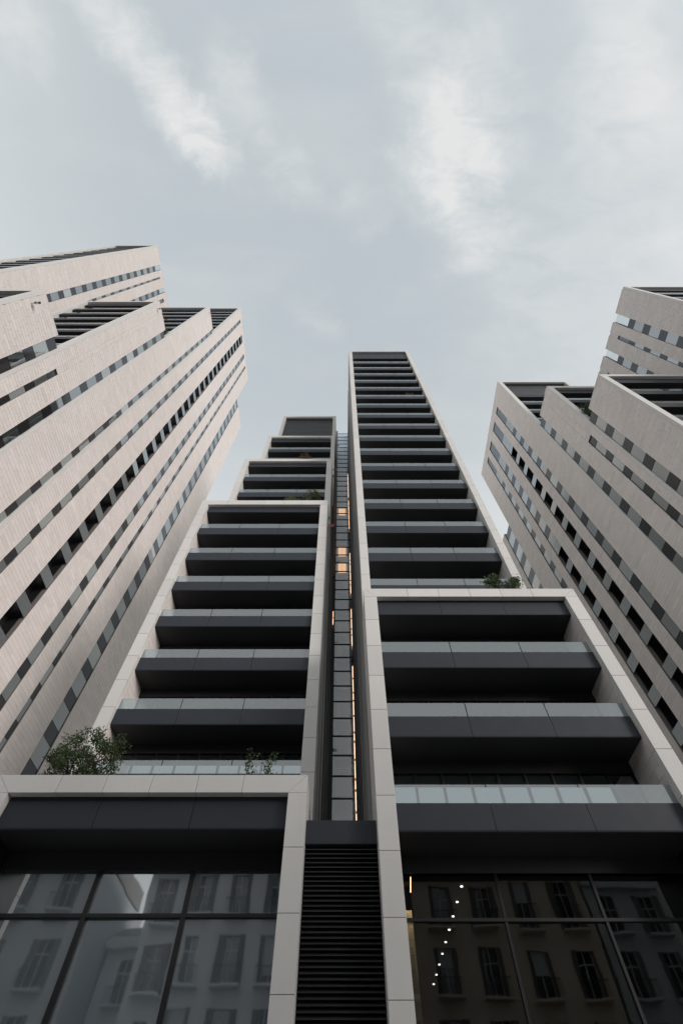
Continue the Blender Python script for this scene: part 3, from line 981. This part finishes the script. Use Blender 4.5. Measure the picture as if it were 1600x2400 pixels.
# ---- far right
GXF = 36.0
FR = thing('stone_tower', 'grey stone tower at the far right edge standing behind the stepped one', 'tower', (42, 16, 0), 'stone towers seen side-on')
UF = 67.1 + DZ
side_tower(FR, GXF, -1,
    [(7.54, 10.77, UF), (11.85, 13.1, UF), (13.55, 15.29, UF), (16.26, 17.9, UF), (18.4, 20.6, UF)],
    [(10.77, 11.85, UF - 3.4, 'w', 25), (13.1, 13.55, UF - 2.2, 'head', 25), (15.29, 16.26, UF - 3.4, 'w', 25), (17.9, 18.4, UF - 2.2, 'head', 25)],
    [(7.54, UF, 40, 20.5)], 46.0, 34, keep=0, roof_drop=3.4)
heads = part_empty('stone_head', FR, (GXF, 12, 66))
for (a, b) in ((13.1, 13.55), (17.9, 18.4)):
    hs = box('wall_slab', heads, 'joint', GXF + 0.031, GXF + 0.45, a, b, UF - 2.18, UF)
    cladding(hs, GXF + 0.031, -1, [(a, b, UF - 2.18, UF)], keep=0, org=(GXF, 12, 66))
for (a, b) in ((10.77, 11.85), (15.29, 16.26)):
    box('glass_screen', heads, 'clear_glass', GXF + 0.22, GXF + 0.26, a, b, UF - 3.35, UF - 0.05)

# ================================================================== houses across the street (mirrored in the lobby glass)
def old_house(label, x0, x1, hgt, m, floors, wins, yb=-10.0):
    t = thing('town_house', label, 'house', ((x0 + x1) / 2, yb - 6, 0), 'old houses across the street')
    fh = (hgt - 0.9) / floors
    ww, wh = 1.1, min(2.9, fh * 0.70)
    bay = (x1 - x0) / wins
    bx = []
    for f in range(floors):
        z0 = 0.12 + f * fh
        zs, ze = z0 + fh * 0.16, z0 + fh * 0.16 + wh
        bx.append((x0, x1, yb - 0.5, yb, z0, zs))
        bx.append((x0, x1, yb - 0.5, yb, ze, z0 + fh))
        e = x0
        for i in range(wins):
            c = x0 + bay * (i + 0.5)
            bx.append((e, c - ww / 2, yb - 0.5, yb, zs, ze)); e = c + ww / 2
        bx.append((e, x1, yb - 0.5, yb, zs, ze))
    bx.append((x0, x1, yb - 0.5, yb, 0.12 + floors * fh, hgt))
    bx.append((x0, x1, yb - 12, yb - 0.5, 0.1, hgt - 0.2))
    wall = boxes_mesh('wall', t, m, bx, ((x0 + x1) / 2, yb, 0))
    box('cornice', t, m, x0 - 0.1, x1 + 0.1, yb, yb + 0.55, hgt - 0.9, hgt - 0.35, 0.03)
    box('string_course', t, m, x0, x1, yb + 0.002, yb + 0.16, 0.12 + fh - 0.25, 0.12 + fh, 0.02)
    for f in range(floors):
        z0 = 0.12 + f * fh
        zs, ze = z0 + fh * 0.16, z0 + fh * 0.16 + wh
        for i in range(wins):
            c = x0 + bay * (i + 0.5)
            wd = box('window', t, 'house_glass', c - ww / 2, c + ww / 2, yb - 0.32, yb - 0.28, zs, ze)
            box('window_frame', wd, 'plaster_pale', c - 0.04, c + 0.04, yb - 0.28, yb - 0.23, zs, ze)
            box('window_frame', wd, 'plaster_pale', c - ww / 2, c + ww / 2, yb - 0.28, yb - 0.22, zs + wh * 0.68, zs + wh * 0.68 + 0.07)
            hr = random.random()
            if hr < 0.15:
                box('blind', wd, 'plaster_grey', c - ww / 2 + 0.02, c + ww / 2 - 0.02, yb - 0.22, yb - 0.2, zs + wh * random.uniform(0.2, 0.7), ze)
            for sx in (-1, 1):
                if hr > 0.72:
                    continue
                a = c + sx * (ww / 2 + 0.02); b = a + sx * (0.5 if hr > 0.4 else 0.3)
                box('shutter', wd, 'shutter', min(a, b), max(a, b), yb + 0.004, yb + 0.06, zs, ze)
            if f:
                bal = box('balcony_slab', t, m, c - 1.05, c + 1.05, yb + 0.003, yb + 0.75, zs - 0.2, zs - 0.03, 0.02)
                bars = [(c - 1.0 + 0.125 * k, c - 0.98 + 0.125 * k, yb + 0.68, yb + 0.70, zs - 0.03, zs + 0.95) for k in range(17)]
                bars.append((c - 1.02, c + 1.02, yb + 0.66, yb + 0.72, zs + 0.95, zs + 1.0))
                q = boxes_mesh('railing', bal, 'iron', bars, (c, yb + 0.7, zs))
                q['kind'] = 'stuff'
    rf = mesh_obj('roof', t, 'shutter', [(x0, yb - 0.1, hgt), (x1, yb - 0.1, hgt), (x1, yb - 3.0, hgt + 1.6), (x0, yb - 3.0, hgt + 1.6), (x0, yb - 12, hgt + 1.6), (x1, yb - 12, hgt + 1.6), (x0, yb - 12, hgt), (x1, yb - 12, hgt)],
             [(0, 1, 2, 3), (3, 2, 5, 4), (0, 3, 4, 6), (1, 7, 5, 2), (4, 5, 7, 6), (0, 6, 7, 1)], ((x0 + x1) / 2, yb, hgt))
    return t
old_house('cream plaster apartment house mirrored in the right lobby glass', -0.5, 20.5, 21.0, 'plaster_cream', 5, 6)
old_house('grey plaster house with shutters mirrored at the right lobby edge', 20.8, 40, 20.2, 'plaster_grey', 5, 6)
old_house('pale plaster house mirrored in the left lobby panes beside the bright sky gap', -16.5, -0.8, 21.6, 'plaster_pale', 5, 5)
old_house('tall grey house with angled cornice mirrored left of the sky gap', -44, -21.0, 22.0, 'plaster_grey', 5, 6)
old_house('low pale house whose roof ends the mirrored sky gap', -20.8, -16.7, 18.2, 'plaster_pale', 4, 1, yb=-15.0)

# ================================================================== planting
def tube(pts, radii, seg=6):
    v, f = [], []
    for i, (p, r_) in enumerate(zip(pts, radii)):
        d = (Vector(pts[min(i + 1, len(pts) - 1)]) - Vector(pts[max(i - 1, 0)])).normalized()
        u = d.orthogonal().normalized(); w = d.cross(u)
        for k in range(seg):
            a = 2 * math.pi * k / seg
            v.append(tuple(Vector(p) + r_ * (math.cos(a) * u + math.sin(a) * w)))
    for i in range(len(pts) - 1):
        for k in range(seg):
            a, b = i * seg + k, i * seg + (k + 1) % seg
            f.append((a, b, b + seg, a + seg))
    return v, f

def leaves(centres, n_each, spread, size, r_, aspect=0.28, droop=0.3):
    v, f, t = [], [], []
    for (c, rad) in centres:
        base_t = r_.uniform(0.0, 0.45)
        for _ in range(n_each):
            d = r_.normal(0, 1, 3); d /= np.linalg.norm(d)
            p = np.array(c) + d * rad * (r_.uniform(0.15, 1.0) ** 0.6) * spread
            ax = r_.normal(0, 1, 3); ax[2] -= droop; ax /= np.linalg.norm(ax)
            sd_ = np.cross(ax, r_.normal(0, 1, 3)); sd_ /= (np.linalg.norm(sd_) + 1e-6)
            L_ = size * r_.uniform(0.6, 1.3); W_ = L_ * aspect
            n = len(v)
            v += [tuple(p), tuple(p + ax * L_ * 0.5 + sd_ * W_), tuple(p + ax * L_), tuple(p + ax * L_ * 0.5 - sd_ * W_)]
            f.append((n, n + 1, n + 2, n + 3)); t.append(min(1.0, base_t + r_.uniform(0, 0.55)))
    return v, f, t

def shrub(label, cat, base, height, rx, ry, stems, clumps, n_each, leaf, leaf_m='leaf', seed=1, group=None, crown_lo=0.3, clump_r=0.42, name='terrace_tree', box_planter=False):
    r_ = np.random.default_rng(seed)
    t = thing(name, label, cat, base, group)
    bx_, by_, bz_ = base
    tv, tf, cents = [], [], []
    for k in range(stems):
        a = 2 * math.pi * k / stems + r_.uniform(-0.4, 0.4)
        tip = (bx_ + math.cos(a) * rx * 0.55, by_ + math.sin(a) * ry * 0.5, bz_ + height * r_.uniform(0.6, 0.85))
        pts = [(bx_ + math.cos(a) * 0.08 * rx, by_ + math.sin(a) * 0.08, bz_)]
        for q in (0.33, 0.66, 1.0):
            pts.append(tuple(np.array(pts[0]) * (1 - q) + np.array(tip) * q + np.append(r_.normal(0, 0.08 * height / 3, 2), 0)))
        rr = 0.02 * height
        v, f = tube(pts, [rr, rr * 0.75, rr * 0.5, rr * 0.2])
        n = len(tv); tv += v; tf += [tuple(n + q for q in fc) for fc in f]
        for j in range(3):
            s_ = pts[1 + (j % 2)]
            e_ = (s_[0] + r_.normal(0, rx * 0.4), s_[1] + r_.normal(0, ry * 0.35), s_[2] + height * r_.uniform(0.12, 0.35))
            v, f = tube([s_, tuple((np.array(s_) + np.array(e_)) / 2 + r_.normal(0, 0.04, 3)), e_], [rr * 0.45, rr * 0.3, rr * 0.1], 5)
            n = len(tv); tv += v; tf += [tuple(n + q for q in fc) for fc in f]
    for k in range(clumps):
        a = r_.uniform(0, 2 * math.pi); q = r_.uniform(0, 1) ** 0.5
        h_ = r_.uniform(crown_lo, 0.92)
        env = math.sqrt(max(0.08, 1 - ((h_ - 0.6) / 0.5) ** 2))
        c = (bx_ + math.cos(a) * rx * q * env, by_ + math.sin(a) * ry * q * env, bz_ + height * h_)
        cents.append((c, clump_r * r_.uniform(0.6, 1.2)))
    v, f, tn = leaves(cents, n_each, 1.0, leaf, r_)
    mesh_obj('trunk', t, 'bark', tv, tf, base, smooth=True)
    mesh_obj('crown', t, leaf_m, v, f, base, tn)
    return t
shrub('large feathery green tree on the low left terrace above the stone beam', 'tree', (-10.6, 19.2, 9.3 + DZ), 3.4, 1.48, 0.9, 6, 76, 105, 0.105, seed=3, clump_r=0.36, crown_lo=0.36)
shrub('slim leafy shrub on the left terrace near the mitred frame corner', 'shrub', (-3.0, 19.6, 9.4 + DZ), 2.75, 0.30, 0.3, 3, 20, 13, 0.10, seed=8, clump_r=0.19, crown_lo=0.25, name='terrace_shrub')
shrub('smaller thin shrub left of the slim one on the terrace', 'shrub', (-3.75, 19.5, 9.4 + DZ), 2.85, 0.26, 0.25, 2, 18, 13, 0.10, seed=9, clump_r=0.17, crown_lo=0.3, name='terrace_shrub')
shrub('light green bushy tree on the right terrace at the foot of the tall frame', 'tree', (9.9, 18.5, 19.9 + DZ), 2.7, 1.05, 0.7, 5, 40, 80, 0.10, seed=5, clump_r=0.30, crown_lo=0.25)
shrub('sparse small tree hugging the right terrace wall', 'tree', (8.75, 18.4, 19.9 + DZ), 2.6, 0.45, 0.45, 3, 16, 60, 0.13, seed=15, clump_r=0.28, crown_lo=0.2)
shrub('round green bush on the middle left terrace under a dark soffit', 'bush', (-2.9, 22.9, 37.2 + DZ), 3.1, 1.05, 0.7, 3, 26, 60, 0.15, 'leaf_light', seed=6, clump_r=0.36, crown_lo=0.35, name='terrace_bush')
shrub('low green bush left of the round one on the middle terrace', 'bush', (-4.6, 22.9, 37.2 + DZ), 2.6, 0.7, 0.6, 3, 18, 55, 0.15, 'leaf_light', seed=16, clump_r=0.32, crown_lo=0.35, name='terrace_bush')
shrub('dry brownish plant on an upper balcony of the tall slim tower', 'plant', (9.0, 20.5, 60.6 + DZ), 2.6, 0.7, 0.4, 3, 14, 60, 0.16, 'leaf_dry', seed=11, clump_r=0.4, crown_lo=0.4, name='balcony_plant')
shrub('dull little bush on the fourth frame terrace of the stepped tower', 'bush', (-4.6, 25.6, 50.4 + DZ), 5.2, 0.7, 0.5, 2, 14, 45, 0.16, 'leaf_dry', seed=12, clump_r=0.42, crown_lo=0.5, name='terrace_bush')
shrub('green bush on the roof step between two frames of the right stone tower', 'bush', (26.3, 17.5, 47.2 + DZ), 3.4, 0.4, 0.45, 3, 20, 50, 0.15, seed=13, clump_r=0.35, crown_lo=0.3, name='terrace_bush')
shrub('green bush on the roof step of the left stone tower by the dark balconies', 'bush', (-25.9, 14.1, 70.7 + DZ), 3.8, 0.35, 0.4, 3, 14, 50, 0.16, seed=14, clump_r=0.38, crown_lo=0.3, name='terrace_bush')

# ================================================================== obstruction lights
def obstruction_light(label, p, sgn, m, scale=1.0, name='obstruction_light'):
    t = thing(name, label, 'warning light', p, 'twin roof-edge warning lights')
    x, y, z = p
    s_ = scale
    box('bracket', t, 'steel', *sorted((x, x + sgn * 0.75 * s_)), y - 0.03, y + 0.03, z - 0.03 * s_, z + 0.03 * s_)
    for k in (0.35, 0.72):
        cx = x + sgn * k * s_
        q = box('lamp_base', t, 'dark_metal', cx - 0.08 * s_, cx + 0.08 * s_, y - 0.08 * s_, y + 0.08 * s_, z + 0.03 * s_, z + 0.14 * s_, 0.01)
        key = ('dome', m, s_)
        if key not in BOXES:
            me = bpy.data.meshes.new('lens'); bm = bmesh.new()
            bmesh.ops.create_uvsphere(bm, u_segments=12, v_segments=8, radius=0.13 * s_)
            bmesh.ops.scale(bm, vec=(1, 1, 1.25), verts=bm.verts)
            bm.to_mesh(me); bm.free()
            me.materials.append(MATS[m])
            me.polygons.foreach_set('use_smooth', [True] * len(me.polygons))
            BOXES[key] = me
        link(bpy.data.objects.new('lens', BOXES[key]), q, (cx, y, z + 0.26 * s_))
obstruction_light('lowest red twin warning light beside the lift shaft', (-1.23, 21.9, 33.2 + DZ), 1, 'red_glass', 0.8)
obstruction_light('middle red twin warning light beside the lift shaft', (-1.1, 24.1, 48.0 + DZ), 1, 'red_glass', 0.7)
obstruction_light('topmost red twin warning light beside the lift shaft', (-0.94, 27.5, 62.3 + DZ), 1, 'red_glass', 0.7)
obstruction_light('dark twin warning light on the nearest step of the left stone tower', (-25.0, 5.9, 41.6 + DZ), 1, 'black_metal', 0.8)
obstruction_light('dark twin warning light on the second step of the left stone tower', (-25.0, 10.6, 69.6 + DZ), 1, 'black_metal', 0.8)
obstruction_light('dark twin warning light on the third step of the left stone tower', (-25.0, 15.3, 96.6 + DZ), 1, 'black_metal', 0.8)
